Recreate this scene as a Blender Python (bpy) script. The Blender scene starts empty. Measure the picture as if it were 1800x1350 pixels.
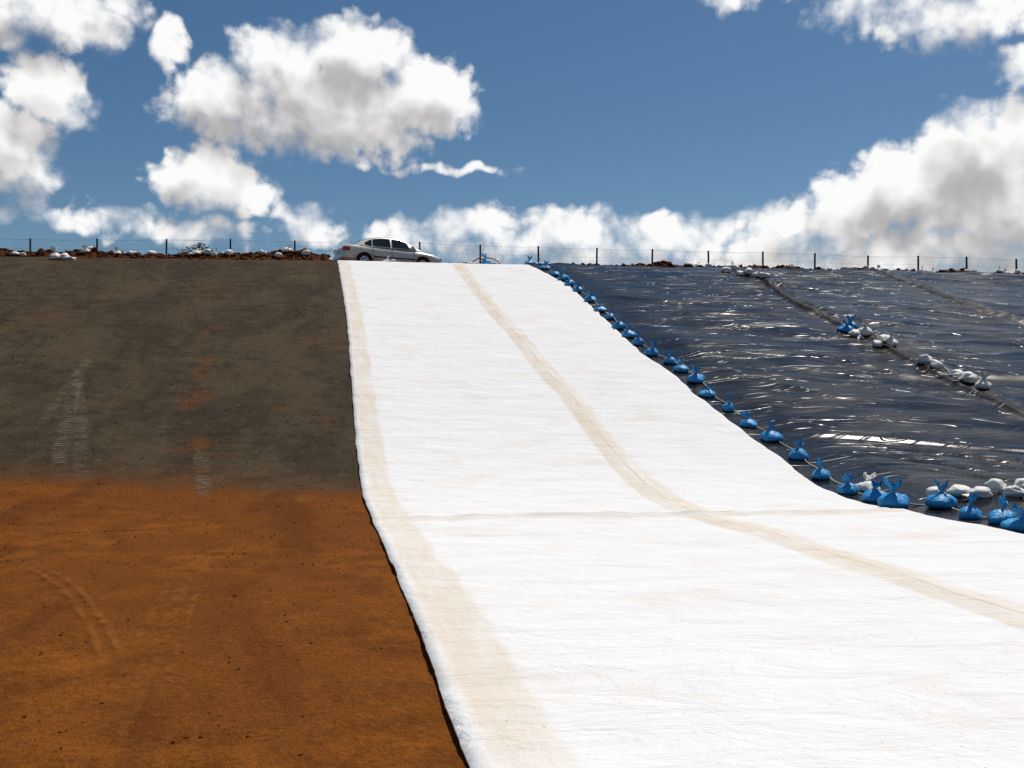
import bpy, bmesh, math, random, time
import numpy as np
from mathutils import Vector, noise, Matrix
T0=time.time()
random.seed(7); np.random.seed(7)
scn=bpy.context.scene
scn.view_settings.view_transform='Standard'; scn.view_settings.look='None'; scn.view_settings.exposure=0
# ------------------------------------------------------------------ camera
PSI=math.radians(10.7); PIT=math.radians(0.32); F=1766.0; EYE=1.6
cam=bpy.data.cameras.new('camera'); camo=bpy.data.objects.new('camera',cam); scn.collection.objects.link(camo)
cam.lens=36*F/1800; cam.sensor_width=36; cam.clip_end=20000; cam.clip_start=0.05
camo.location=(0,0,EYE); camo.rotation_euler=(math.radians(90)+PIT,0,-PSI); scn.camera=camo
fw=Vector((math.sin(PSI)*math.cos(PIT),math.cos(PSI)*math.cos(PIT),math.sin(PIT)))
rt=Vector((math.cos(PSI),-math.sin(PSI),0)); up=rt.cross(fw)
def ray(px,py): return (fw+rt*((px-900)/F)+up*((675-py)/F)).normalized()
# ------------------------------------------------------------------ terrain profile
S=0.262; Y0=16.0; W=1.3
def topz(X): return 7.1+0.02*max(min(X,0.0),-14)
def prof(X,Y):
    t=(Y-Y0)/W
    if t<-9: return 0.0
    b=S*W*(math.log1p(math.exp(t)) if t<30 else t)
    T=topz(X)
    if T-b>1.2: return b
    if b-T>1.2: return T
    k=.10; m=min(b,T)
    return m-k*math.log(math.exp(-(b-m)/k)+math.exp(-(T-m)/k))
def berm(X,Y):
    if X<0.3: a=.46
    elif X<9: a=.10
    elif X<14: a=.12+.2*(X-9)/5
    else: a=.34
    g=math.exp(-((Y-45.0)/.75)**2)
    if g<.01: return 0
    n=noise.fractal(Vector((X*1.1,Y*1.3,3)),1,2,5)
    n2=noise.fractal(Vector((X*.35,0,9)),1,2,3)
    return g*max(0,a*(1+.5*n2)+.16*n)
def h(X,Y): return prof(X,Y)+berm(X,Y)
def P(px,py,maxt=75):
    d=ray(px,py); o=Vector((0,0,EYE)); t=1.5; last=t
    while t<maxt:
        p=o+d*t
        if p.z<prof(p.x,p.y):
            a,b=last,t
            for _ in range(20):
                m=(a+b)/2; q=o+d*m
                if q.z<prof(q.x,q.y): b=m
                else: a=m
            return o+d*b
        last=t; t+=.25
    return None
def XatY(px,Y):
    d=ray(px,675); return d.x/d.y*Y
def interp_fn(L):
    L=sorted(L); ys=np.arange(-14,50,.02); tab=np.interp(ys,[a for a,_ in L],[c for _,c in L])
    # gentle smoothing so surveyed points do not leave kinks
    k=np.ones(41)/41; pad=np.pad(tab,20,mode='edge'); tab=np.convolve(pad,k,'valid').tolist()
    n=len(tab)
    return lambda Y: tab[max(0,min(n-1,int((Y+14)*50)))]
def curve_fn(pts,top=None):
    L=[]
    for p in pts:
        q=P(*p)
        if q is not None and q.y<42.8: L.append((q.y,q.x))
    if top is not None: L.append((43.3,top)); L.append((46,top))
    return interp_fn(L)
XL=curve_fn([(600,500),(608,550),(613,600),(616,650),(620,700),(624,760),(630,820),(640,880),(655,918),(680,975),(705,1035),(735,1110),(765,1195),(795,1285),(820,1350)],top=XatY(592,43.2))
XS=curve_fn([(832,500),(870,550),(917,600),(955,650),(1005,700),(1042,750),(1080,800),(1118,840),(1165,880),(1235,912),(1340,940),(1490,990),(1640,1040),(1790,1092)],top=XatY(802,43.2))
XR=curve_fn([(1000,503),(1045,545),(1090,588),(1130,625),(1180,657),(1225,698),(1270,732),(1330,778),(1380,812),(1418,845),(1445,862),(1480,876),(1530,892),(1600,905),(1700,925),(1790,943)],top=XatY(925,43.2))
# ------------------------------------------------------------------ node helpers
def mat(name):
    m=bpy.data.materials.new(name); m.use_nodes=True
    nt=m.node_tree; b=nt.nodes['Principled BSDF']; return m,nt,b
def N(nt,t,**k):
    n=nt.nodes.new(t)
    for a,v in k.items(): setattr(n,a,v)
    return n
def lk(nt,a,b): nt.links.new(a,b)
def MA(nt,op,a,b=None,c=None,clamp=False):
    n=nt.nodes.new('ShaderNodeMath'); n.operation=op; n.use_clamp=clamp
    for i,x in enumerate((a,b,c)):
        if x is None: continue
        if isinstance(x,(int,float)): n.inputs[i].default_value=x
        else: nt.links.new(x,n.inputs[i])
    return n.outputs[0]
def MR(nt,v,a,b,c=0.0,d=1.0,smooth=True):
    n=nt.nodes.new('ShaderNodeMapRange'); n.interpolation_type='SMOOTHSTEP' if smooth else 'LINEAR'
    nt.links.new(v,n.inputs[0])
    for i,x in enumerate((a,b,c,d)): n.inputs[i+1].default_value=x
    return n.outputs[0]
def NZ(nt,vec,scale,detail=4,rough=.5,dist=0,dim='3D'):
    n=nt.nodes.new('ShaderNodeTexNoise'); n.noise_dimensions=dim
    if vec is not None: nt.links.new(vec,n.inputs['Vector'])
    n.inputs['Scale'].default_value=scale; n.inputs['Detail'].default_value=detail
    n.inputs['Roughness'].default_value=rough; n.inputs['Distortion'].default_value=dist
    return n.outputs['Fac']
def MX(nt,f,a,b,bt='MIX'):
    n=nt.nodes.new('ShaderNodeMix'); n.data_type='RGBA'; n.blend_type=bt
    if isinstance(f,(int,float)): n.inputs[0].default_value=f
    else: nt.links.new(f,n.inputs[0])
    for i,x in ((6,a),(7,b)):
        if isinstance(x,tuple): n.inputs[i].default_value=(*x,1)[:4]
        else: nt.links.new(x,n.inputs[i])
    return n.outputs[2]
def MP(nt,vec,scale=(1,1,1),rot=(0,0,0)):
    n=nt.nodes.new('ShaderNodeMapping'); nt.links.new(vec,n.inputs[0])
    n.inputs['Scale'].default_value=scale; n.inputs['Rotation'].default_value=rot
    return n.outputs[0]
def BUMP(nt,hgt,strength,dist,normal=None):
    n=nt.nodes.new('ShaderNodeBump'); n.inputs['Strength'].default_value=strength; n.inputs['Distance'].default_value=dist
    nt.links.new(hgt,n.inputs['Height'])
    if normal: nt.links.new(normal,n.inputs['Normal'])
    return n.outputs[0]
def simple(name,col,rough=.6,metal=0,var=.15,vs=8):
    m,nt,b=mat(name); tc=N(nt,'ShaderNodeTexCoord')
    n=NZ(nt,tc.outputs['Object'],vs,3)
    c=MX(nt,n,tuple(x*(1-var) for x in col),tuple(min(1,x*(1+var)) for x in col))
    lk(nt,c,b.inputs['Base Color']); b.inputs['Roughness'].default_value=rough; b.inputs['Metallic'].default_value=metal
    return m
def obj(name,verts,faces,mats=(),smooth=True,parent=None,fm=None):
    me=bpy.data.meshes.new(name); me.from_pydata(verts,[],faces); me.update()
    if smooth: me.shade_smooth()
    for m in mats: me.materials.append(m)
    if fm is not None: me.polygons.foreach_set('material_index',fm)
    o=bpy.data.objects.new(name,me); scn.collection.objects.link(o)
    if parent: o.parent=parent
    return o
def grid_obj(name,nx,ny,verts,mats):
    idx=np.arange(nx*ny).reshape(ny,nx)
    f=np.stack([idx[:-1,:-1],idx[:-1,1:],idx[1:,1:],idx[1:,:-1]],-1).reshape(-1,4)
    me=bpy.data.meshes.new(name); nf=len(f)
    me.vertices.add(len(verts)); me.vertices.foreach_set('co',np.array(verts,dtype=np.float32).ravel())
    me.loops.add(nf*4); me.loops.foreach_set('vertex_index',f.ravel().astype(np.int32))
    me.polygons.add(nf); me.polygons.foreach_set('loop_start',np.arange(0,nf*4,4,dtype=np.int32)); me.polygons.foreach_set('loop_total',np.full(nf,4,dtype=np.int32))
    me.update(calc_edges=True); me.validate(); me.shade_smooth()
    for m in mats: me.materials.append(m)
    o=bpy.data.objects.new(name,me); scn.collection.objects.link(o); return o
def addattr(me,name,vals):
    a=me.attributes.new(name,'FLOAT','POINT'); a.data.foreach_set('value',np.array(vals,dtype=np.float32))
def sst(a,b,x):
    t=min(1,max(0,(x-a)/(b-a))); return t*t*(3-2*t)
# ------------------------------------------------------------------ sun + world
SAZ=math.radians(50); SEL=math.radians(61)
sd=Vector((math.sin(SAZ)*math.cos(SEL),math.cos(SAZ)*math.cos(SEL),math.sin(SEL)))
sl=bpy.data.lights.new('sun','SUN'); sl.energy=4.3; sl.angle=math.radians(.5); sl.color=(1,.95,.88)
so=bpy.data.objects.new('sun',sl); scn.collection.objects.link(so); so.rotation_euler=sd.to_track_quat('Z','Y').to_euler()
w=bpy.data.worlds.new('World'); scn.world=w; w.use_nodes=True; nt=w.node_tree; nt.nodes.clear()
def azel(px,py):
    d=ray(px,py); return math.degrees(math.atan2(d.x,d.y)),math.degrees(math.asin(d.z))
blobs=[(560,190,262,88),(625,95,95,74),(490,120,105,70),(385,175,90,78),(745,170,100,75),(660,250,110,42),
 (370,315,100,62),(440,350,60,45),(540,398,62,36),
 (40,15,190,62),(190,5,60,40),(300,80,38,44),(92,165,76,60),(5,262,92,76),(130,378,180,26),(330,408,150,26),
 (690,412,75,32),(850,402,115,44),(985,400,105,42),(1110,412,130,36),(1240,415,120,38),(1400,392,100,52),(1500,372,100,64),(1600,335,110,86),(1720,285,120,104),(1760,380,170,105),(1795,225,55,52),
 (1130,440,560,42),(1350,458,700,40),
 (1550,12,120,42),(1700,28,120,56),(1785,115,38,42),(1330,-12,95,24),
 (790,298,125,9),(1565,285,60,11)]
def cgroup(name,full):
    g=bpy.data.node_groups.new(name,'ShaderNodeTree')
    g.interface.new_socket('P',in_out='INPUT',socket_type='NodeSocketVector')
    g.interface.new_socket('F',in_out='OUTPUT',socket_type='NodeSocketFloat')
    gi=g.nodes.new('NodeGroupInput'); go=g.nodes.new('NodeGroupOutput'); p=gi.outputs[0]
    wn=N(g,'ShaderNodeTexNoise',noise_dimensions='2D'); lk(g,p,wn.inputs['Vector']); wn.inputs['Scale'].default_value=.35; wn.inputs['Detail'].default_value=2
    vs=N(g,'ShaderNodeVectorMath',operation='MULTIPLY_ADD'); lk(g,wn.outputs['Color'],vs.inputs[0]); vs.inputs[1].default_value=(2.2,1.6,0); vs.inputs[2].default_value=(-1.1,-.8,0)
    va=N(g,'ShaderNodeVectorMath',operation='ADD'); lk(g,p,va.inputs[0]); lk(g,vs.outputs[0],va.inputs[1]); pw=va.outputs[0]
    cur=None
    for (x,y,rx,ry) in blobs:
        a,e=azel(x,y); ra=math.degrees(rx/F); re=math.degrees(ry/F)
        m=N(g,'ShaderNodeVectorMath',operation='MULTIPLY_ADD'); lk(g,pw,m.inputs[0]); m.inputs[1].default_value=(1/ra,1/re,0); m.inputs[2].default_value=(-a/ra,-e/re,0)
        l=N(g,'ShaderNodeVectorMath',operation='DOT_PRODUCT'); lk(g,m.outputs[0],l.inputs[0]); lk(g,m.outputs[0],l.inputs[1])
        k=max(1.0,min(re,2.4)) if re>.6 else .6
        v=MA(g,'MULTIPLY_ADD',l.outputs['Value'],-k,k)
        cur=v if cur is None else MA(g,'SMOOTH_MAX',cur,v,.3)
    if full:
        n1=NZ(g,p,.5,8,.62,0,'2D')
        f=MA(g,'ADD',MA(g,'MINIMUM',cur,2.4),MA(g,'MULTIPLY_ADD',n1,3.2,-1.80))
        vo=N(g,'ShaderNodeTexVoronoi',feature='F1',voronoi_dimensions='2D'); lk(g,pw,vo.inputs['Vector']); vo.inputs['Scale'].default_value=1.1
        f=MA(g,'ADD',f,MA(g,'MULTIPLY_ADD',vo.outputs['Distance'],-1.0,.4))
    else:
        n1=NZ(g,p,.6,2,.45,0,'2D')
        f=MA(g,'ADD',MA(g,'MINIMUM',cur,2.6),MA(g,'MULTIPLY_ADD',n1,2.4,-1.2))
    lk(g,f,go.inputs[0]); return g
gA=cgroup('cloud_field',True); gB=cgroup('cloud_field_soft',False)
tc=N(nt,'ShaderNodeTexCoord'); sx=N(nt,'ShaderNodeSeparateXYZ'); lk(nt,tc.outputs['Generated'],sx.inputs[0])
az=MA(nt,'MULTIPLY',MA(nt,'ARCTAN2',sx.outputs[0],sx.outputs[1]),57.2958)
el=MA(nt,'MULTIPLY',MA(nt,'ARCSINE',sx.outputs[2]),57.2958)
cx=N(nt,'ShaderNodeCombineXYZ'); lk(nt,az,cx.inputs[0]); lk(nt,el,cx.inputs[1])
def field(off,g):
    gn=nt.nodes.new('ShaderNodeGroup'); gn.node_tree=g
    a=N(nt,'ShaderNodeVectorMath',operation='ADD'); lk(nt,cx.outputs[0],a.inputs[0]); a.inputs[1].default_value=off
    lk(nt,a.outputs[0],gn.inputs[0]); return gn.outputs[0]
f0=field((0,0,0),gA); f2=field((.5,1.9,0),gB)
gen=MA(nt,'MULTIPLY_ADD',NZ(nt,tc.outputs['Generated'],3.2,5,.55),22,-12.8)
pen=MA(nt,'MAXIMUM',MA(nt,'DIVIDE',MA(nt,'ABSOLUTE',MA(nt,'SUBTRACT',az,18)),42.0),MA(nt,'DIVIDE',el,58.0))
gen=MA(nt,'SUBTRACT',gen,MA(nt,'MULTIPLY',MA(nt,'SUBTRACT',1.1,pen,clamp=True),80))
fa=MA(nt,'MAXIMUM',f0,gen)
soft=MR(nt,NZ(nt,cx.outputs[0],.22,2,.5,0,'2D'),.40,.62,.8,2.2)
alpha=N(nt,'ShaderNodeMapRange',interpolation_type='SMOOTHSTEP'); lk(nt,fa,alpha.inputs[0]); alpha.inputs[1].default_value=-.5; lk(nt,soft,alpha.inputs[2]); alpha=alpha.outputs[0]
occ=MA(nt,'ADD',MR(nt,f2,.3,2.8,0,.66,False),MA(nt,'MULTIPLY',MA(nt,'SUBTRACT',1.4,f0),.05))
light=MA(nt,'SUBTRACT',1.0,occ,clamp=True)
cr=N(nt,'ShaderNodeValToRGB'); lk(nt,light,cr.inputs[0])
e=cr.color_ramp.elements; e[0].position=0.0; e[0].color=(.29,.285,.29,1); e[1].position=.95; e[1].color=(.97,.97,.965,1)
k=cr.color_ramp.elements.new(.5); k.color=(.51,.50,.50,1)
k=cr.color_ramp.elements.new(.75); k.color=(.79,.78,.775,1)
sky=N(nt,'ShaderNodeTexSky',sky_type='NISHITA',sun_disc=False,sun_elevation=SEL,sun_rotation=SAZ,altitude=1200,air_density=1.0,dust_density=1.3,ozone_density=2.6)
hs=N(nt,'ShaderNodeHueSaturation'); hs.inputs['Saturation'].default_value=1.2; hs.inputs['Hue'].default_value=.494; lk(nt,sky.outputs[0],hs.inputs['Color'])
bg1=N(nt,'ShaderNodeBackground'); lk(nt,hs.outputs[0],bg1.inputs[0]); bg1.inputs[1].default_value=.064
bg2=N(nt,'ShaderNodeBackground'); lk(nt,cr.outputs[0],bg2.inputs[0]); bg2.inputs[1].default_value=1
ms=N(nt,'ShaderNodeMixShader'); lk(nt,alpha,ms.inputs[0]); lk(nt,bg1.outputs[0],ms.inputs[1]); lk(nt,bg2.outputs[0],ms.inputs[2])
wo=N(nt,'ShaderNodeOutputWorld'); lk(nt,ms.outputs[0],wo.inputs[0])
try:
    w.cycles.sampling_method='MANUAL'; w.cycles.sample_map_resolution=512
except Exception as ex: print(ex)
# ------------------------------------------------------------------ ground
gm,nt,b=mat('laterite_soil')
tc=N(nt,'ShaderNodeTexCoord'); oc=tc.outputs['Object']
A=lambda n:N(nt,'ShaderNodeAttribute',attribute_name=n).outputs['Fac']
big=NZ(nt,oc,.38,5,.62,.5,'2D'); big2=NZ(nt,MP(nt,oc,(1.2,.35,1)),.6,5,.65,.3,'2D'); med=NZ(nt,oc,2.0,6,.68,0,'2D'); fine=NZ(nt,MP(nt,oc,(1,1.2,1)),17,4,.8,0,'2D'); grain=NZ(nt,oc,80,2,.7,0,'2D')
br=MX(nt,MR(nt,med,.3,.7),(.150,.045,.006),(.28,.090,.012))
br=MX(nt,MR(nt,big,.38,.62,0,.75),br,(.185,.056,.0085))
br=MX(nt,MR(nt,big2,.50,.66,0,.6),br,(.11,.033,.006))
br=MX(nt,MR(nt,fine,.5,.72,0,.6),br,(.080,.026,.006))
br=MX(nt,MR(nt,fine,.42,.25,0,.5),br,(.34,.13,.025))
br=MX(nt,MR(nt,grain,.6,.8,0,.6),br,(.36,.17,.055))
gr=MX(nt,MR(nt,med,.3,.7),(.052,.038,.022),(.090,.068,.044))
gr=MX(nt,MR(nt,big,.44,.62,0,.7),gr,(.098,.070,.042))
gr=MX(nt,MR(nt,big2,.38,.56,.55,0),gr,(.042,.031,.020))
gr=MX(nt,MR(nt,big2,.58,.68,0,.4),gr,(.115,.074,.036))
gr=MX(nt,MR(nt,fine,.52,.75,0,.6),gr,(.030,.022,.014))
gr=MX(nt,MR(nt,fine,.42,.25,0,.5),gr,(.135,.107,.076))
gr=MX(nt,MR(nt,NZ(nt,oc,5,3,.6,0,'2D'),.60,.70,0,.4),gr,(.12,.097,.070))
gmask=MR(nt,MA(nt,'ADD',A('grey'),MA(nt,'MULTIPLY_ADD',med,2.8,-1.4)),-.45,.6)
gmask=MA(nt,'MULTIPLY',gmask,MR(nt,A('grey'),-.2,2.2,.7,1))
stain=MR(nt,MA(nt,'MULTIPLY',A('stain'),MR(nt,med,.34,.64)),.06,.8,0,.72)
col=MX(nt,gmask,br,gr); col=MX(nt,stain,col,(.15,.052,.013))
bm_=A('berm'); col=MX(nt,bm_,col,MX(nt,MR(nt,fine,.35,.65),(.06,.020,.008),(.13,.045,.016)))
lk(nt,col,b.inputs['Base Color']); b.inputs['Roughness'].default_value=.95; b.inputs['Specular IOR Level'].default_value=.06
n1=BUMP(nt,MA(nt,'ADD',MA(nt,'MULTIPLY',med,1.2),fine),.7,.08); lk(nt,n1,b.inputs['Normal'])
def ax(segs):
    L=[segs[0][0]]
    for a,bb,s in segs:
        n=max(1,int(round((bb-a)/s))); L+= [a+(bb-a)*(i+1)/n for i in range(n)]
    return L
xs=ax([(-4000,-600,800),(-600,-80,80),(-80,-18,4),(-18,3,.14),(3,62,.45),(62,120,6),(120,600,80),(600,4000,800)])
ys=ax([(-4000,-600,800),(-600,-40,70),(-40,2,1.5),(2,22,.11),(22,43,.18),(43,47,.1),(47,56,.5),(56,120,8),(120,600,80),(600,6000,900)])
ybp=[P(0,846),P(200,852),P(400,862),P(600,869)]
yb=lambda X: float(np.interp(X,[q.x for q in ybp],[q.y for q in ybp]))
ybx=[yb(X) for X in xs]
st=[(345,700,.35,.9,1),(355,785,.6,.6,1),(375,800,.4,.4,1),(575,740,.25,.6,.7),(355,650,.22,1.6,.8),(570,600,.9,1.5,.4),(380,510,1.3,3,.4),(60,560,1.6,3,.35),(230,840,3,.5,.5),(340,840,.5,.8,.9),(500,720,.3,.6,.4),(370,580,.25,2,.5)]
stw=[(P(a,c).x,P(a,c).y,rx,ry,s) for a,c,rx,ry,s in st]
def micro(X,Y): return .015*noise.fractal(Vector((X*.7,Y*.7,0)),1,2,3)+.015*noise.fractal(Vector((X*3,Y*3.2,5)),1,2,3)
V=[];G=[];ST=[];BM=[]
for Y in ys:
    ny=2<=Y<=47
    for xi,X in enumerate(xs):
        near=ny and -18<=X<=62
        z=h(X,Y) if (near and Y>42) else prof(X,Y)
        if near and X<3: z+=micro(X,Y)
        V.append((X,Y,z))
        G.append(max(-2,min(3,Y-ybx[xi])))
        s=0
        if near and X<3 and Y>12:
            for (a,c,rx,ry,q) in stw:
                dd=((X-a)/rx)**2+((Y-c)/ry)**2
                if dd<6: s=max(s,q*math.exp(-dd))
        ST.append(s); BM.append(0 if Y<42 else sst(42.9,43.5,Y+.25*noise.noise(Vector((X*2,Y*2,0)))))
ground=grid_obj('ground',len(xs),len(ys),V,[gm])
addattr(ground.data,'grey',G); addattr(ground.data,'stain',ST); addattr(ground.data,'berm',BM)
# ------------------------------------------------------------------ geotextile sheet
sm,nt,b=mat('white_geotextile')
tc=N(nt,'ShaderNodeTexCoord'); oc=tc.outputs['Object']
uv=N(nt,'ShaderNodeAttribute',attribute_name='u').outputs['Fac']; vv=N(nt,'ShaderNodeAttribute',attribute_name='v').outputs['Fac']
wn=NZ(nt,MP(nt,oc,(1,.5,1)),1.6,6,.68,0,'2D')
u2=MA(nt,'ADD',uv,MA(nt,'MULTIPLY_ADD',wn,.20,-.10))
def band(src,a,b2,e,e2=None):
    e2=e2 or e
    return MA(nt,'MULTIPLY',MR(nt,src,a-e,a+e),MR(nt,src,b2-e2,b2+e2,1,0))
b1=band(u2,.09,.47,.05); bmid=band(u2,4.34,4.84,.04,.08)
bc=band(MA(nt,'ADD',vv,MA(nt,'MULTIPLY_ADD',wn,.16,-.08)),-.22,.14,.06)
bb_=MA(nt,'MAXIMUM',MA(nt,'MULTIPLY',b1,.72),MA(nt,'MAXIMUM',MA(nt,'MULTIPLY',bmid,.78),MA(nt,'MULTIPLY',bc,.5)))
bb_=MA(nt,'MULTIPLY',bb_,MR(nt,NZ(nt,MP(nt,oc,(2.5,.5,1)),1.2,6,.7,0,'2D'),.32,.66,.45,1.1))
big=NZ(nt,MP(nt,oc,(1,1.5,1)),.7,6,.65,0,'2D')
cl=MX(nt,bb_,(.755,.75,.745),(.66,.57,.45))
cl=MX(nt,MA(nt,'MULTIPLY',band(uv,4.60,4.625,.015),MR(nt,wn,.4,.6,.2,.7)),cl,(.42,.34,.24))
cl=MX(nt,MA(nt,'MULTIPLY',band(vv,-.03,.01,.02),MR(nt,wn,.38,.6,.35,.8)),cl,(.45,.38,.30))
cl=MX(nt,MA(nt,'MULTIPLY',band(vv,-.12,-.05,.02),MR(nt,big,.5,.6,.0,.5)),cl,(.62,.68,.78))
cl=MX(nt,MR(nt,big,.46,.8,0,.55),cl,(.67,.61,.53))
cl=MX(nt,MR(nt,NZ(nt,oc,38,1,.5,0,'2D'),.79,.83,0,.8),cl,(.3,.25,.2))
lk(nt,cl,b.inputs['Base Color']); b.inputs['Roughness'].default_value=.9; b.inputs['Specular IOR Level'].default_value=.12
wr=NZ(nt,MP(nt,oc,(.6,1.3,1)),1.8,6,.65,.3,'2D')
lk(nt,BUMP(nt,wr,.75,.08),b.inputs['Normal'])
rows=ax([(-6,2,.5),(2,18,.08),(18,42,.15),(42,44.6,.1)])
cA,cB=P(655,917),P(1590,902)
def crease(X): return cA.y+(cB.y-cA.y)*(X-cA.x)/(cB.x-cA.x)
NC=90; V=[];U=[];VV=[]; HN=NC//2
for Y in rows:
    l=XL(Y)+.02*noise.noise(Vector((Y*1.3,0,0)))+.006*noise.noise(Vector((Y*9,0,4))); s=XS(Y); r=XR(Y)+.05*noise.noise(Vector((0,Y*1.5,7)))
    for i in range(NC+1):
        if i<=HN:
            t=i/HN; X=l+(s-l)*t; wgt=sst(0,1,t); uu=(X-l)*(1-wgt)+(4.6-(s-X))*wgt
        else: t=(i-HN)/HN; X=s+(r-s)*t; uu=4.6+(X-s)
        z=prof(X,Y)+.035+.018*noise.fractal(Vector((X*.5,Y*1.1,2)),1,2,3)
        d=uu-4.6; z+=.008*math.exp(-(d/.10)**2)+.006*sst(-.2,-.15,d)*sst(.3,.0,d)
        c=Y-crease(X)
        if abs(c)<1.5: z+=.024*math.exp(-(c/.10)**2)*(1+.9*noise.noise(Vector((X*3,Y*3,0))))+.016*noise.noise(Vector((X*3,Y*6,1)))*math.exp(-(c/.4)**2)
        if Y>44: z-=(Y-44)*.3
        V.append((X,Y,z)); U.append(uu); VV.append(c)
sheet=grid_obj('geotextile_sheet',NC+1,len(rows),V,[sm])
addattr(sheet.data,'u',U); addattr(sheet.data,'v',VV)
so_=sheet.modifiers.new('thick','SOLIDIFY'); so_.thickness=.012; so_.offset=-1
# ------------------------------------------------------------------ black liner
lm,nt,b=mat('black_hdpe_liner')
tc=N(nt,'ShaderNodeTexCoord'); oc=tc.outputs['Object']
d1=NZ(nt,MP(nt,oc,(.5,1.4,1)),.8,6,.65,0,'2D')
seam=N(nt,'ShaderNodeAttribute',attribute_name='seam').outputs['Fac']
cl=MX(nt,MR(nt,d1,.4,.75),(.007,.006,.006),(.020,.017,.014))
lk(nt,cl,b.inputs['Base Color'])
lk(nt,MA(nt,'ADD',MR(nt,d1,.3,.7,.18,.34),MA(nt,'MULTIPLY',seam,.25)),b.inputs['Roughness'])
lk(nt,MA(nt,'MULTIPLY_ADD',seam,-.08,.13),b.inputs['Specular IOR Level'])
w1=NZ(nt,MP(nt,oc,(.25,.8,1),(0,0,.3)),1.2,3,.45,.8,'2D')
rd=MR(nt,MA(nt,'ABSOLUTE',MA(nt,'SUBTRACT',NZ(nt,MP(nt,oc,(.4,1.1,1),(0,0,-.3)),1.3,2,.5,1.0,'2D'),.5)),0,.05,1,0)
lk(nt,BUMP(nt,MA(nt,'MULTIPLY_ADD',rd,.22,w1),.55,.07),b.inputs['Normal'])
xs=ax([(7.2,19,.075),(19,26,.13),(26,40,.25),(40,75,.7)]); rws=ax([(-12,6,.6),(6,13.5,.10),(13.5,19.5,.037),(19.5,34,.08),(34,43.2,.12),(43.2,44.4,.12)])
seamA=[P(1800,742),P(1745,715),P(1600,640),P(1500,585),P(1400,540),P(1350,505)]
s1=interp_fn([(q.y,q.x) for q in seamA]+[(43.5,XatY(1270,43.3))])
s2=lambda Y: s1(Y)+7.2+.3*math.sin(Y*.3)
def rdg(x,y,z,k): n=noise.noise(Vector((x,y,z)))*k; return math.exp(-n*n)
def ridged(X,Y,z0,sc=1):
    X*=sc;Y*=sc
    wx=.9*noise.noise(Vector((X*.2,Y*.2,z0+11)))
    return rdg(X*.13+wx,Y*.45+X*.18+1.0*wx,z0,6.5)
folds=[]
for pts,a,wd in [([(1255,557),(1330,557),(1395,558)],.085,.15),([(1715,667),(1760,670),(1840,674)],.085,.13),([(1425,773),(1520,778),(1640,788),(1800,802),(1900,814)],.085,.12),([(1480,790),(1600,800),(1700,812),(1830,830)],.065,.10),([(1530,812),(1620,826),(1720,842)],.055,.09),([(1640,842),(1720,850),(1830,862)],.05,.09)]:
    q=[P(*a_) for a_ in pts]; folds.append(([c.x for c in q],[c.y for c in q],a,wd))
def linerdz(X,Y,e,sa_,sb_):
    if X>75: return .02
    z=0
    if e>0:
        a=.3+.7*sst(-.35,.4,noise.noise(Vector((X*.13,Y*.18,30))))
        a2=sst(-.2,.3,noise.noise(Vector((X*.2,Y*.3,60))))
        fk=0
        for fx_,fy_,fa_,fw_ in folds:
            if fx_[0]-2<X<fx_[-1]+2:
                fy=float(np.interp(X,fx_,fy_)) if len(fx_)>2 else fy_[0]+(fy_[-1]-fy_[0])*(X-fx_[0])/(fx_[-1]-fx_[0])
                d=Y-fy+.10*noise.noise(Vector((X*.6,1,fw_*50)))
                if abs(d)<.6:
                    g_=sst(fx_[0]-.8,fx_[0]+.5,X)*sst(fx_[-1]+.8,fx_[-1]-.5,X)
                    z+=fa_*(.85+.5*noise.noise(Vector((X*.7,fw_*90,3))))*math.exp(-(d/fw_)**2)*g_; fk=max(fk,math.exp(-(d/.4)**2)*g_)
        q=1-.8*fk
        z+=q*(.062*a*ridged(X,Y,0)+.034*a*ridged(X,Y,5,1.8)+.016*a2*rdg(X*.30-.15*Y,Y*1.1+X*.1,40,5)+.013*a2*rdg(X*.4+.4*Y,Y*1.3-X*.4,44,5)+.008*rdg(X*.5+.1*Y,Y*2.0+X*.2,48,4))
        z+=.08*(noise.noise(Vector((X*.2,Y*.35+X*.1,8)))+.6)+.008*noise.noise(Vector((X*.8,Y*1.8+X*.5,18)))
        for s in (sa_,sb_):
            d=X-s
            if abs(d)<1.2: z+=.10*math.exp(-(d/.14)**2)+.05*math.exp(-((d-.5)/.2)**2)
    return .014+e*(max(0,z)+.02)+.002*noise.noise(Vector((X*3,Y*3,0)))
def lz(X,Y): return prof(X,Y)+linerdz(X,Y,sst(.35,1.6,X-XR(Y)),s1(Y),s2(Y))
V=[];SE=[]
for Y in rws:
    xr=XR(Y); base=xr-.3; sa_=s1(Y); sb_=s2(Y)
    for X in xs:
        Xx=base+(X-7.2)
        V.append((Xx,Y,prof(Xx,Y)+linerdz(Xx,Y,sst(.35,1.6,Xx-xr),sa_,sb_)-(.3*(Y-44) if Y>44 else 0)+ (.35*berm(Xx,Y) if Y>43 else 0)))
        SE.append(max(math.exp(-((Xx-sa_-.1)/.25)**2),math.exp(-((Xx-sb_-.1)/.25)**2)))
liner=grid_obj('black_liner',len(xs),len(rws),V,[lm]); addattr(liner.data,'seam',SE)
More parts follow.
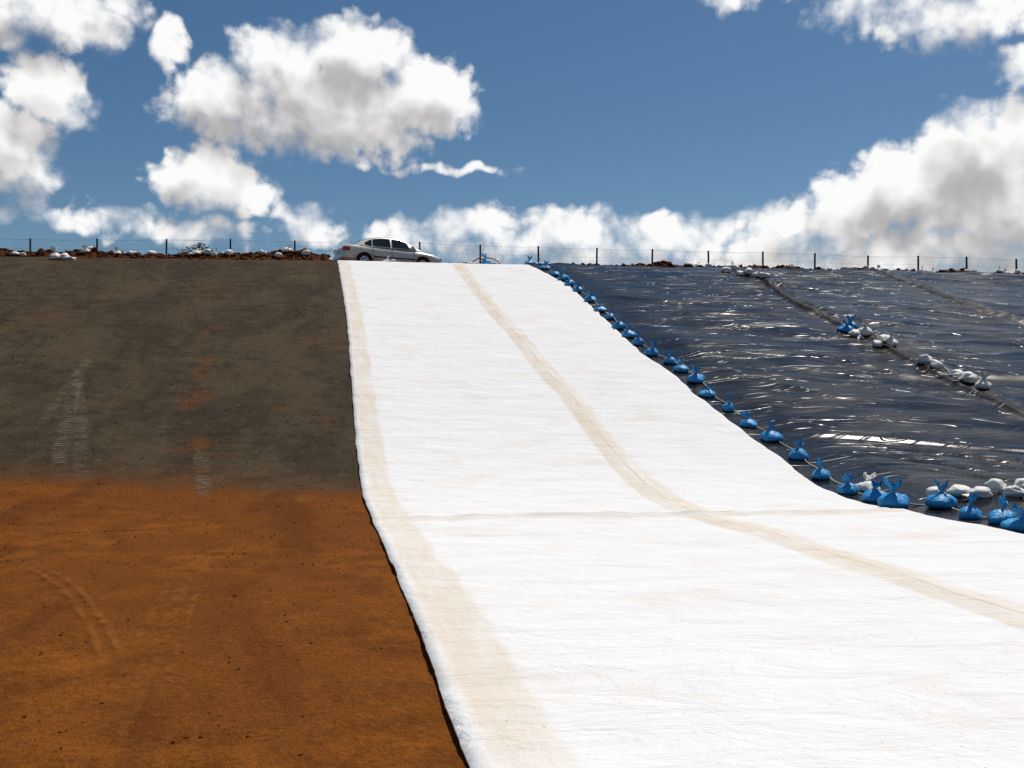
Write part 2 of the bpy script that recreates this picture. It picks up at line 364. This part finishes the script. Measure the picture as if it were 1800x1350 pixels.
# ------------------------------------------------------------------ sandbags
def bagmat(name,c1,c2,rough,dirt):
    m,nt,b=mat(name); tc=N(nt,'ShaderNodeTexCoord'); oi=N(nt,'ShaderNodeObjectInfo')
    n=NZ(nt,tc.outputs['Object'],9,4,.6)
    c=MX(nt,n,c1,c2); c=MX(nt,MA(nt,'MULTIPLY',oi.outputs['Random'],.25),c,tuple(x*.6 for x in c1))
    sx=N(nt,'ShaderNodeSeparateXYZ'); lk(nt,tc.outputs['Object'],sx.inputs[0])
    c=MX(nt,MR(nt,sx.outputs[2],.05,.0,0,dirt),c,(.2,.11,.05))
    lk(nt,c,b.inputs['Base Color']); b.inputs['Roughness'].default_value=rough
    lk(nt,BUMP(nt,NZ(nt,tc.outputs['Object'],22,3,.6),.8,.02),b.inputs['Normal']); return m
mblue=bagmat('blue_woven_plastic',(.012,.22,.55),(.03,.40,.78),.45,.4)
mwhite=bagmat('white_woven_plastic',(.74,.71,.65),(.84,.82,.78),.6,.12)
mtwine=simple('twine',(.35,.3,.2),.9)
def bag_mesh(name,seed,m,upright=True):
    rnd=random.Random(seed); NA=30
    fat=rnd.uniform(.85,1.1); tuft=rnd.uniform(.7,1.15)
    pr=[(0.001,0),(.10,0),(.155,.012),(.18,.045),(.182,.08),(.165,.12),(.125,.155),(.075,.185),(.035,.205),(.024,.218),(.03,.235),(.050,.27),(.072,.305),(.085,.34),(.08,.345)]
    lean=(rnd.uniform(-.5,.5),rnd.uniform(-.4,.4)); fa=rnd.uniform(0,6.28); V=[];Fc=[]
    for j,(r,z) in enumerate(pr):
        for i in range(NA):
            a=2*math.pi*i/NA
            q=1+.30*noise.noise(Vector((math.cos(a)*1.5,math.sin(a)*1.5,z*8+seed*3)))
            if .06<z<.24: q*=1+.13*math.cos(a*7+seed+z*9)*min(1,(z-.06)/.12)
            if z>=.235: q*=1+.32*math.cos(a*5+seed)+.16*math.cos(a*11)
            x=r*q*math.cos(a)*fat; y=r*q*math.sin(a)*fat; zz=z
            if z>.21:
                k=(z-.21); c,s=math.cos(fa),math.sin(fa); zz=.21+k*tuft
                xx=x*c+y*s; yy=(-x*s+y*c)*.35
                x,y=xx*c-yy*s+lean[0]*k*1.6,xx*s+yy*c+lean[1]*k*1.6
                zz+= .045*math.cos(a*2+seed)*(k/.14)+.02*math.cos(a*7+seed)*(k/.14)
            elif z<.2: x*=1.15; y*=.95; zz+= .035*noise.noise(Vector((x*8,y*8,seed*2)))*(z>0)
            V.append((x,y,zz))
    n=len(pr)
    for j in range(n-1):
        for i in range(NA):
            i2=(i+1)%NA; Fc.append((j*NA+i,j*NA+i2,(j+1)*NA+i2,(j+1)*NA+i))
    fmi=[0]*len(Fc); o=len(V)
    for i in range(12):
        a=i/12*2*math.pi
        for k in range(4):
            bb=k/4*2*math.pi; rr=.031+.007*math.cos(bb); V.append((rr*math.cos(a),rr*math.sin(a),.218+.007*math.sin(bb)))
    for i in range(12):
        for k in range(4):
            Fc.append((o+i*4+k,o+((i+1)%12)*4+k,o+((i+1)%12)*4+(k+1)%4,o+i*4+(k+1)%4)); fmi.append(1)
    if not upright:
        VV=[]
        for (x,y,z) in V:
            nx=(z-.1)*1.35; nz=x*.62
            nz=nz+.10 if nz>-.1 else 0
            VV.append((nx,y*1.05,max(0,nz)- (0 if z<.2 else min(.05,(z-.2)*.5))))
        V=VV
    me=bpy.data.meshes.new(name); me.from_pydata(V,[],Fc); me.shade_smooth(); me.materials.append(m); me.materials.append(mtwine)
    me.polygons.foreach_set('material_index',fmi); return me
blue=[bag_mesh('blue_sandbag_mesh',i,mblue) for i in range(9)]
wup=[bag_mesh('white_sandbag_mesh',20+i,mwhite) for i in range(4)]
wly=[bag_mesh('white_sandbag_mesh',30+i,mwhite,False) for i in range(6)]
def place(name,me,x,y,z,s=1.0):
    o=bpy.data.objects.new(name,me); scn.collection.objects.link(o); o.location=(x,y,z)
    e=.1; nx=-(prof(x+e,y)-prof(x-e,y))/(2*e); ny=-(prof(x,y+e)-prof(x,y-e))/(2*e)
    q=Vector((nx*.7,ny*.7,1)).to_track_quat('Z','Y') @ Matrix.Rotation(random.uniform(0,6.28),3,'Z').to_quaternion()
    o.rotation_mode='QUATERNION'; o.rotation_quaternion=q
    o.scale=(s*random.uniform(.88,1.12),s*random.uniform(.88,1.08),s*random.uniform(.78,1.08)); return o
bl=[(958,474),(975,485),(990,493),(1001,502),(1015,513),(1037,530),(1055,548),(1072,561),(1088,578),(1105,593),(1122,607),(1145,625),(1178,640),(1198,654),(1223,672),(1243,697),(1280,723),(1315,750),(1355,775),(1402,808),(1443,843),(1490,870),(1537,884),(1570,893),(1655,897),(1705,914),(1762,922),(1799,935)]
ropep=[]
for i,(a,c) in enumerate(bl):
    q=P(a,c); sc=.95+.22*sst(20,42,q.y)
    z=lz(q.x,q.y); place('blue_sandbag',blue[(i*4)%9],q.x,q.y,z-.01,sc); ropep.append((q.x+random.uniform(.12,.22),q.y+.1,z+.06))
for px in (930,944):
    x=XatY(px,43.6); place('blue_sandbag',blue[px%6],x,43.6,prof(x,43.6)+.03,1.0); ropep.append((x,43.6,prof(x,43.6)+.1))
for (a,c) in [(1525,866),(1645,888),(1690,890),(1722,893),(1752,888),(1785,892),(1797,884)]:
    q=P(a,c); place('white_sandbag',random.choice(wup if a==1525 else wly),q.x,q.y,lz(q.x,q.y)-.02,.85)
for (a,c,k) in [(1275,483,0),(1302,490,0),(1315,491,0),(1335,498,1),(1345,502,0),(1488,592,2),(1494,588,2),(1505,600,0),(1520,600,1),(1543,617,0),(1555,615,0),(1565,616,1),(1627,652,0),(1645,658,0),(1680,674,0),(1700,680,0),(1727,692,1)]:
    q=P(a,c); me=blue[a%6] if k==2 else (random.choice(wup) if k==1 else random.choice(wly))
    place('blue_sandbag' if k==2 else 'white_sandbag',me,q.x,q.y,lz(q.x,q.y)-.01,1.15)
def crest_bag(px,Y,s=1.4,me=None,nm='white_sandbag'):
    x=XatY(px,Y); return place(nm,me or random.choice(wly+wup),x,Y,h(x,Y)-.02,s)
for px in (25,40,150,158,205,228,236,268,335,345,352,365,376,395,402,460,466,488,505,530,538,680,692,818,828,872,880,1213,1228,1246,1278,1290,1484,1500,1522,1545,1622,1640,1700,1712,1758,1770,1790): crest_bag(px,random.uniform(44.4,45.0),random.uniform(.75,1.15))
q=P(98,456); place('white_sandbag',wup[0],q.x,q.y,prof(q.x,q.y),1.2); place('white_sandbag',wly[1],q.x+.35,q.y,prof(q.x,q.y),1.1)
def tube(name,pts,r,m,parent=None):
    cu=bpy.data.curves.new(name,'CURVE'); cu.dimensions='3D'; s=cu.splines.new('POLY'); s.points.add(len(pts)-1)
    for i,p_ in enumerate(pts): s.points[i].co=(*p_,1)
    cu.bevel_depth=r; cu.bevel_resolution=2; cu.materials.append(m); o=bpy.data.objects.new(name,cu); scn.collection.objects.link(o)
    if parent: o.parent=parent
    return o
ropep.sort(key=lambda t:t[1]); rp=[]
for a,c in zip(ropep[:-1],ropep[1:]):
    for k in range(8):
        t=k/8; x=a[0]+(c[0]-a[0])*t; y=a[1]+(c[1]-a[1])*t; g0=prof(x,y)+.035; z=a[2]+(c[2]-a[2])*t-.05*math.sin(math.pi*t)
        rp.append((x+.03*math.sin(t*6.28),y,max(z,g0)))
tube('rope',rp,.010,simple('rope_fibre',(.5,.48,.36),.8))
# ------------------------------------------------------------------ fence
mpost=simple('dark_steel',(.035,.03,.028),.6,.3); mwire=simple('wire_steel',(.16,.16,.16),.5,.6)
fence=bpy.data.objects.new('wire_fence',None); scn.collection.objects.link(fence)
V=[];Fc=[]
def box(V,Fc,x0,x1,y0,y1,z0,z1):
    o=len(V); V+=[(x0,y0,z0),(x1,y0,z0),(x1,y1,z0),(x0,y1,z0),(x0,y0,z1),(x1,y0,z1),(x1,y1,z1),(x0,y1,z1)]
    Fc+=[(o,o+3,o+2,o+1),(o+4,o+5,o+6,o+7),(o,o+1,o+5,o+4),(o+1,o+2,o+6,o+5),(o+2,o+3,o+7,o+6),(o+3,o,o+4,o+7)]
FY=51.5; x0=XatY(50,FY); sp=(XatY(1786,FY)-x0)/17; posts=[]
for i in range(-8,28):
    x=x0+sp*i+random.uniform(-.08,.08); t=random.uniform(-.05,.05); H=topz(x)+2.05+random.uniform(-.06,.06)
    zb=prof(x,FY)-.2
    o=len(V); box(V,Fc,x-.04,x+.04,FY-.035,FY-.02,zb,H); box(V,Fc,x-.04,x-.025,FY-.02,FY+.035,zb,H)
    for k in range(o,len(V)):
        a=V[k]; V[k]=(a[0]+t*(a[2]-zb)/2,a[1],a[2])
    posts.append((x,H,t))
obj('posts',V,Fc,[mpost],False,fence)
V=[];Fc=[]
def wire(a,c,r):
    a=Vector(a);c=Vector(c); d=(c-a).normalized(); u=d.cross(Vector((0,1,0))).normalized(); v=Vector((0,1,0)); o=len(V)
    for p_ in (a,c):
        for k in range(3):
            an=k*2.094; V.append(tuple(p_+u*(r*math.cos(an))+v*(r*math.sin(an))))
    for k in range(3): Fc.append((o+k,o+(k+1)%3,o+3+(k+1)%3,o+3+k))
for (xa,ha,ta),(xb,hb,tb) in zip(posts[:-1],posts[1:]):
    for k,zz in enumerate((-.06,-.5,-.95,-1.4,-1.9)):
        sg=-.03
        wire((xa+ta,FY-.045,ha+zz),((xa+xb)/2,FY-.045,(ha+hb)/2+zz+sg),.004 if k else .007); wire(((xa+xb)/2,FY-.045,(ha+hb)/2+zz+sg),(xb+tb,FY-.045,hb+zz),.004 if k else .007)
    n=int((xb-xa)/.2); zl=ha-1.95; zh=min(ha,hb)-.09; D=zh-zl
    for k in range(n+1):
        xx=xa+(xb-xa)*k/n
        for sgn in (1,-1):
            x1=xx; x2=xx+sgn*D*.5; z1,z2=zl,zh
            if x2>xb: tt=(xb-x1)/(x2-x1); x2=xb; z2=zl+D*tt
            if x2<xa: tt=(x1-xa)/(x1-x2); x2=xa; z2=zl+D*tt
            if abs(x2-x1)>.02: wire((x1,FY-.05,z1),(x2,FY-.05,z2),.002)
    for k in range(n+1):
        zz=zl+D*k/n
        for sgn,xx in ((1,xa),(-1,xb)):
            x2=xx+sgn*(zh-zz)*.5
            if (zh-zz)>.05 and zz>zl+.01: wire((xx,FY-.05,zz),(x2,FY-.05,zh),.002)
obj('netting',V,Fc,[mwire],False,fence)
# ------------------------------------------------------------------ car
car=bpy.data.objects.new('parked_car',None); scn.collection.objects.link(car)
paint,nt,b=mat('car_paint'); b.inputs['Roughness'].default_value=.28; b.inputs['Metallic'].default_value=.15; b.inputs['Coat Weight'].default_value=.6
tc=N(nt,'ShaderNodeTexCoord'); lk(nt,MX(nt,NZ(nt,tc.outputs['Object'],2,4,.6),(.74,.75,.69),(.62,.62,.56)),b.inputs['Base Color'])
glass,nt,b=mat('car_glass'); b.inputs['Base Color'].default_value=(.02,.028,.028,1); b.inputs['Roughness'].default_value=.05
tyre=simple('tyre_rubber',(.02,.02,.02),.85); rim=simple('alloy',(.5,.5,.5),.3,.9); red=simple('tail_lamp',(.45,.02,.015),.15); lampm=simple('head_lamp',(.7,.72,.72),.08); trim=simple('black_trim',(.02,.02,.02),.5)
stn=[(-2.32,.42,.80,.66),(-2.27,.33,.90,.76),(-2.15,.27,.985,.82),(-1.9,.24,1.01,.855),(-1.4,.21,1.0,.87),(-.6,.19,.96,.875),(.4,.19,.93,.875),(1.0,.19,.92,.87),(1.4,.2,.88,.865),(1.8,.22,.82,.845),(2.1,.24,.755,.80),(2.25,.29,.68,.74),(2.33,.4,.58,.62)]
V=[];Fc=[]
for (x,zl,zt,hw) in stn:
    H=zt-zl
    sec=[(0,0),(.75,0),(.93,.06),(.985,.22),(1.0,.45),(.985,.68),(.955,.84),(.88,.95),(.6,1.0),(0,1.02)]
    ring=[(x,hw*a,zl+H*c) for a,c in sec]+[(x,-hw*a,zl+H*c) for a,c in reversed(sec[1:-1])]
    V+=ring; nr=len(ring)
for j in range(len(stn)-1):
    for i in range(nr): Fc.append((j*nr+i,j*nr+(i+1)%nr,(j+1)*nr+(i+1)%nr,(j+1)*nr+i))
Fc.append(tuple(range(nr))[::-1]); Fc.append(tuple((len(stn)-1)*nr+i for i in range(nr)))
body=obj('body',V,Fc,[paint,trim],True,car)
bmm=bmesh.new(); bmm.from_mesh(body.data); bmesh.ops.recalc_face_normals(bmm,faces=bmm.faces); bmm.to_mesh(body.data); bmm.free()
def cylm(bm,r,wd,x,y,z,seg): bmesh.ops.create_cone(bm,cap_ends=True,segments=seg,radius1=r,radius2=r,depth=wd,matrix=Matrix.Translation((x,y,z))@Matrix.Rotation(math.pi/2,4,'X'))
def cyl(name,r,wd,x,y,z,m,seg=32,parent=None):
    bm=bmesh.new(); cylm(bm,r,wd,x,y,z,seg)
    me=bpy.data.meshes.new(name); bm.to_mesh(me); bm.free(); me.materials.append(m); o=bpy.data.objects.new(name,me); scn.collection.objects.link(o)
    if parent: o.parent=parent
    return o
bm=bmesh.new()
for wx in (-1.38,1.32):
    for sy in (-1,1): cylm(bm,.36,.5,wx,sy*.80,.32,32)
me=bpy.data.meshes.new('cut'); bm.to_mesh(me); bm.free(); me.materials.append(trim); c=bpy.data.objects.new('cut',me); scn.collection.objects.link(c)
md=body.modifiers.new('b','BOOLEAN'); md.object=c; md.operation='DIFFERENCE'; md.solver='EXACT'
dg=bpy.context.evaluated_depsgraph_get(); me=bpy.data.meshes.new_from_object(body.evaluated_get(dg)); body.modifiers.clear(); body.data=me; bpy.data.objects.remove(c)
for wx in (-1.38,1.32):
    for sy in (-1,1):
        t=cyl('wheel_tyre',.31,.2,wx,sy*.76,.31,tyre,36,car); bv=t.modifiers.new('bv','BEVEL'); bv.width=.03; bv.segments=3
        cyl('wheel_rim',.2,.02,wx,sy*.862,.31,rim,24,car)
        bm=bmesh.new()
        for k in range(5):
            a=k*1.2566; cylm(bm,.04,.01,wx+.12*math.cos(a),sy*.873,.31+.12*math.sin(a),10)
        me=bpy.data.meshes.new('wheel_slots'); bm.to_mesh(me); bm.free(); me.materials.append(trim); o=bpy.data.objects.new('wheel_slots',me); scn.collection.objects.link(o); o.parent=car
gh=[(-1.82,.99,.72,.74),(-1.5,1.17,.66,.78),(-1.08,1.35,.60,.80),(-.7,1.41,.585,.80),(-.2,1.435,.58,.80),(.25,1.41,.58,.80),(.55,1.35,.585,.80),(.95,1.12,.65,.79),(1.32,.90,.70,.74)]
V=[];Fc=[]
for (x,z,hw,hb) in gh:
    zb=.93 if x>-1.5 else .97; zb=min(zb,z-.01)
    V+=[(x,hb,zb),(x,hw,z-.05 if z>1.2 else z-.005),(x,hw*.85,z),(x,0,z+.025),(x,-hw*.85,z),(x,-hw,z-.05 if z>1.2 else z-.005),(x,-hb,zb)]
nr=7
for j in range(len(gh)-1):
    for i in range(nr-1): Fc.append((j*nr+i,(j+1)*nr+i,(j+1)*nr+i+1,j*nr+i+1))
obj('cabin',V,Fc,[paint],True,car)
def interp(x,k): return float(np.interp(x,[g_[0] for g_ in gh],[g_[k] for g_ in gh]))
def sidept(x,z,sy,off=.012):
    zt=interp(x,1); zt=zt-.05 if zt>1.2 else zt-.005; hb=interp(x,3); hw=interp(x,2); zb=.93 if x>-1.5 else .97
    t=min(1,max(0,(z-zb)/max(.02,zt-zb))); return (x,sy*(hb+(hw-hb)*t+off),z)
def win(poly,sy,nm):
    top,bot=poly; n=14; V=[];Fc=[]
    for i in range(n+1):
        x=top[0][0]+(top[-1][0]-top[0][0])*i/n
        zt=float(np.interp(x,[p_[0] for p_ in top],[p_[1] for p_ in top])); zb=float(np.interp(x,[p_[0] for p_ in bot],[p_[1] for p_ in bot]))
        V+= [sidept(x,zb,sy),sidept(x,max(zb+.002,zt),sy)]
    for i in range(n): Fc.append((2*i,2*i+2,2*i+3,2*i+1))
    obj(nm,V,Fc,[glass],True,car)
for sy in (-1,1):
    win(([(-1.48,1.03),(-1.1,1.25),(-1.02,1.28)],[(-1.48,1.0),(-1.02,.985)]),sy,'quarter_window')
    win(([(-.97,1.29),(-.6,1.345),(-.17,1.36)],[(-.97,.985),(-.17,.97)]),sy,'rear_door_window')
    win(([(-.09,1.36),(.25,1.34),(.5,1.28),(.85,1.09),(1.05,.97)],[(-.09,.97),(1.05,.955)]),sy,'front_door_window')
def screen(xa,xb,nm):
    V=[];Fc=[]; n=6
    for i in range(n+1):
        x=xa+(xb-xa)*i/n; z=interp(x,1); hw=interp(x,2)
        for c in (-.84,-.4,0,.4,.84): V.append((x,hw*c,z+.012+.025*(1-abs(c)/.85)))
    for i in range(n):
        for k in range(4): Fc.append((i*5+k,(i+1)*5+k,(i+1)*5+k+1,i*5+k+1))
    obj(nm,V,Fc,[glass],True,car)
screen(-1.72,-1.14,'rear_screen'); screen(.6,1.22,'windscreen')
def rbox(nm,x0,x1,y0,y1,z0,z1,m,bw=.02):
    V=[];Fc=[]; box(V,Fc,x0,x1,y0,y1,z0,z1); o=obj(nm,V,Fc,[m],False,car); bv=o.modifiers.new('b','BEVEL'); bv.width=bw; bv.segments=2; return o
for sy in (-1,1):
    y0,y1=sorted((sy*.52,sy*.835)); rbox('tail_lamp',-2.32,-2.0,y0,y1,.70,.88,red,.03)
    y0,y1=sorted((sy*.45,sy*.76)); rbox('head_lamp',2.05,2.27,y0,y1,.56,.67,lampm,.03)
    y0,y1=sorted((sy*.86,sy*1.0)); rbox('mirror',.72,.86,y0,y1,.95,1.07,paint,.03)
    y0,y1=sorted((sy*.868,sy*.888)); rbox('side_moulding',-.95,.95,y0,y1,.48,.54,trim,.006)
    for xd in (-.78,.02):
        y0,y1=sorted((sy*.86,sy*.895)); rbox('door_handle',xd,xd+.16,y0,y1,.82,.85,paint,.01)
    for xd in (-1.0,-.13,.9):
        y0,y1=sorted((sy*.85,sy*.879)); rbox('door_gap',xd-.006,xd+.006,y0,y1,.3,.92,trim,.001)
rbox('rear_bumper',-2.37,-2.1,-.78,.78,.36,.58,paint,.06); rbox('front_bumper',2.1,2.38,-.74,.74,.3,.5,paint,.06)
rbox('number_plate',-2.335,-2.315,-.25,.25,.66,.78,simple('plate',(.6,.6,.5),.5),.005)
cy=47.2; cxx=XatY(683,cy); car.location=(cxx,cy,prof(cxx,cy)+.0); car.rotation_euler=(0,math.radians(1.0),math.radians(14)); car.scale=(1.04,1.04,1.06)
# ------------------------------------------------------------------ red pipe frame with a blue bag
mred=simple('red_paint',(.4,.06,.03),.5)
fx=XatY(853,44.6); fz=h(fx,44.6)
fr=bpy.data.objects.new('red_pipe_frame',None); scn.collection.objects.link(fr)
tube('hoop',[(fx-.6,44.6,fz-.05),(fx-.55,44.6,fz+.2),(fx-.3,44.6,fz+.36),(fx-.1,44.6,fz+.3),(fx+.15,44.6,fz+.38),(fx+.4,44.6,fz+.34),(fx+.6,44.6,fz+.18),(fx+.65,44.6,fz-.05)],.03,mred,fr)
tube('bar',[(fx-.6,44.4,fz+.06),(fx+.65,44.4,fz+.1)],.026,mred,fr)
place('blue_sandbag',blue[2],fx,44.3,h(fx,44.3)+.02,1.3)
# ------------------------------------------------------------------ clods and pebbles
V=[];Fc=[]
ico=bmesh.new(); bmesh.ops.create_icosphere(ico,subdivisions=1,radius=1); iv=[tuple(v.co) for v in ico.verts]; ifc=[[v.index for v in f_.verts] for f_ in ico.faces]; ico.free()
def clod(x,y,z,r):
    o=len(V); sx_,sy_,sz_=(random.uniform(.7,1.4) for _ in range(3)); a=random.uniform(0,6.28); c,s=math.cos(a),math.sin(a)
    for v in iv:
        rr=r*random.uniform(.75,1.2); X=v[0]*rr*sx_;Yy=v[1]*rr*sy_; V.append((x+X*c-Yy*s,y+X*s+Yy*c,z+v[2]*rr*sz_*.7))
    for f_ in ifc: Fc.append(tuple(o+i for i in f_))
for _ in range(3400):
    x=random.choice((random.uniform(-15,1),random.uniform(8,50),random.uniform(-15,50))); y=random.gauss(44.8,.5)
    if x>.3 and y<44.1: continue
    clod(x,y,h(x,y)+.01,abs(random.gauss(.03,.05))+.015)
obj('berm_soil_clods',V,Fc,[gm],False); addattr(bpy.data.objects['berm_soil_clods'].data,'berm',[1]*len(V))
V=[];Fc=[]; G=[]
for _ in range(3200):
    y=3+39*random.random()**1.3; x=random.uniform(-13,1)
    if x>XL(y)-.08 : continue
    n0=len(V); clod(x,y,prof(x,y)+micro(x,y)+.003,min(.018,abs(random.gauss(0,.004))+.003+.0004*y)); G+=[3 if y>yb(x)+.5 else -2]*(len(V)-n0)
obj('soil_pebbles',V,Fc,[gm],False); addattr(bpy.data.objects['soil_pebbles'].data,'grey',G)
ml=simple('shrub_leaves',(.05,.08,.02),.7,0,.5)
V=[];Fc=[]
sxx=XatY(350,46.5); sz=prof(sxx,46.5)
for _ in range(900):
    a=random.uniform(0,6.28); r=abs(random.gauss(0,.45)); x=sxx+r*math.cos(a)*1.5; y=46.5+r*math.sin(a)*.6; z=sz+random.uniform(.0,1)*max(.1,1.15-.5*r)
    o=len(V); d=Vector((random.gauss(0,1),random.gauss(0,1),random.gauss(0,1))).normalized()*.07; e_=d.cross(Vector((random.random(),random.random(),1))).normalized()*.03; c=Vector((x,y,z))
    V+=[tuple(c-d),tuple(c+e_),tuple(c+d),tuple(c-e_)]; Fc.append((o,o+1,o+2,o+3))
obj('shrub',V,Fc,[ml],False)
# ------------------------------------------------------------------ tyre tracks pressed in the soil
def trackmat(name,cl,amt,mode):
    m,nt,b=mat(name); u=N(nt,'ShaderNodeUVMap').outputs[0]; sx=N(nt,'ShaderNodeSeparateXYZ'); lk(nt,u,sx.inputs[0])
    tc=N(nt,'ShaderNodeTexCoord')
    ac=MA(nt,'ABSOLUTE',MA(nt,'SUBTRACT',sx.outputs[0],.5))
    wob=NZ(nt,tc.outputs['Object'],6,4,.6,0,'2D')
    if mode=='tread':
        ch=MA(nt,'SINE',MA(nt,'ADD',MA(nt,'MULTIPLY',sx.outputs[1],42.0),MA(nt,'ADD',MA(nt,'MULTIPLY',ac,9.0),MA(nt,'MULTIPLY',wob,5.0))))
        pat=MR(nt,ch,-.2,.8,.2,1)
    else:
        ch=MA(nt,'SINE',MA(nt,'ADD',MA(nt,'MULTIPLY',sx.outputs[0],21.0),MA(nt,'MULTIPLY',wob,2.0)))
        pat=MR(nt,ch,-.6,1,.25,1)
    edge=MR(nt,ac,.15,.5,1,0)
    nn=MR(nt,NZ(nt,tc.outputs['Object'],2.5,6,.75,0,'2D'),.34,.66)
    al=MA(nt,'MULTIPLY',MA(nt,'MULTIPLY',pat,edge),MA(nt,'MULTIPLY',nn,amt))
    al=MA(nt,'MULTIPLY',al,N(nt,'ShaderNodeAttribute',attribute_name='fade').outputs['Fac'])
    lk(nt,al,b.inputs['Alpha']); b.inputs['Base Color'].default_value=(*cl,1); b.inputs['Roughness'].default_value=.95; b.inputs['Specular IOR Level'].default_value=.05; return m
tg=trackmat('track_dust_grey',(.18,.14,.10),.8,'tread'); tb=trackmat('track_dust_brown',(.30,.11,.022),.42,'rut')
tn=0
def track(pts,wd,m):
    global tn
    q=[P(*a) for a in pts]; dense=[]
    for a,c in zip(q[:-1],q[1:]):
        n=max(2,int((c-a).length/.1)); dense+=[a+(c-a)*(i/n) for i in range(n)]
    dense.append(q[-1])
    for _ in range(12): dense=[dense[0]]+[(dense[i-1]+dense[i]*2+dense[i+1])/4 for i in range(1,len(dense)-1)]+[dense[-1]]
    V=[];Fc=[];UV=[];FD=[]; L=0
    tn+=1; nd=len(dense)
    for i,p_ in enumerate(dense):
        d=(dense[min(i+1,nd-1)]-dense[max(i-1,0)]); d.z=0; d.normalize(); s=Vector((d.y,-d.x,0))
        if i: L+=(p_-dense[i-1]).length
        for k in range(7):
            r=p_+s*(wd*(k/6-.5)); z=prof(r.x,r.y)+micro(r.x,r.y)+.012+.0015*tn
            V.append((r.x,r.y,z)); UV.append((k/6,L)); FD.append(sst(0,.2,i/nd)*sst(1,.7,i/nd))
    for i in range(nd-1):
        for k in range(6): Fc.append((i*7+k,i*7+k+1,(i+1)*7+k+1,(i+1)*7+k))
    o=obj('tyre_track',V,Fc,[m]); uvl=o.data.uv_layers.new(name='UVMap')
    for lp in o.data.loops: uvl.data[lp.index].uv=UV[lp.vertex_index]
    addattr(o.data,'fade',FD)
track([(100,855),(106,780),(123,720),(140,660),(168,595)],.34,tg)
track([(143,855),(141,780),(140,720),(132,640)],.34,tg)
track([(62,765),(105,700),(142,640)],.25,tg)
track([(358,880),(357,835),(350,780)],.3,tg)
track([(140,1340),(215,1230),(255,1140),(300,1050),(345,955)],.36,tb)
track([(215,1340),(270,1230),(305,1130),(338,1040),(372,950)],.32,tb)
track([(215,1220),(185,1120),(130,1040),(30,980)],.36,tb)
print('T end',time.time()-T0)
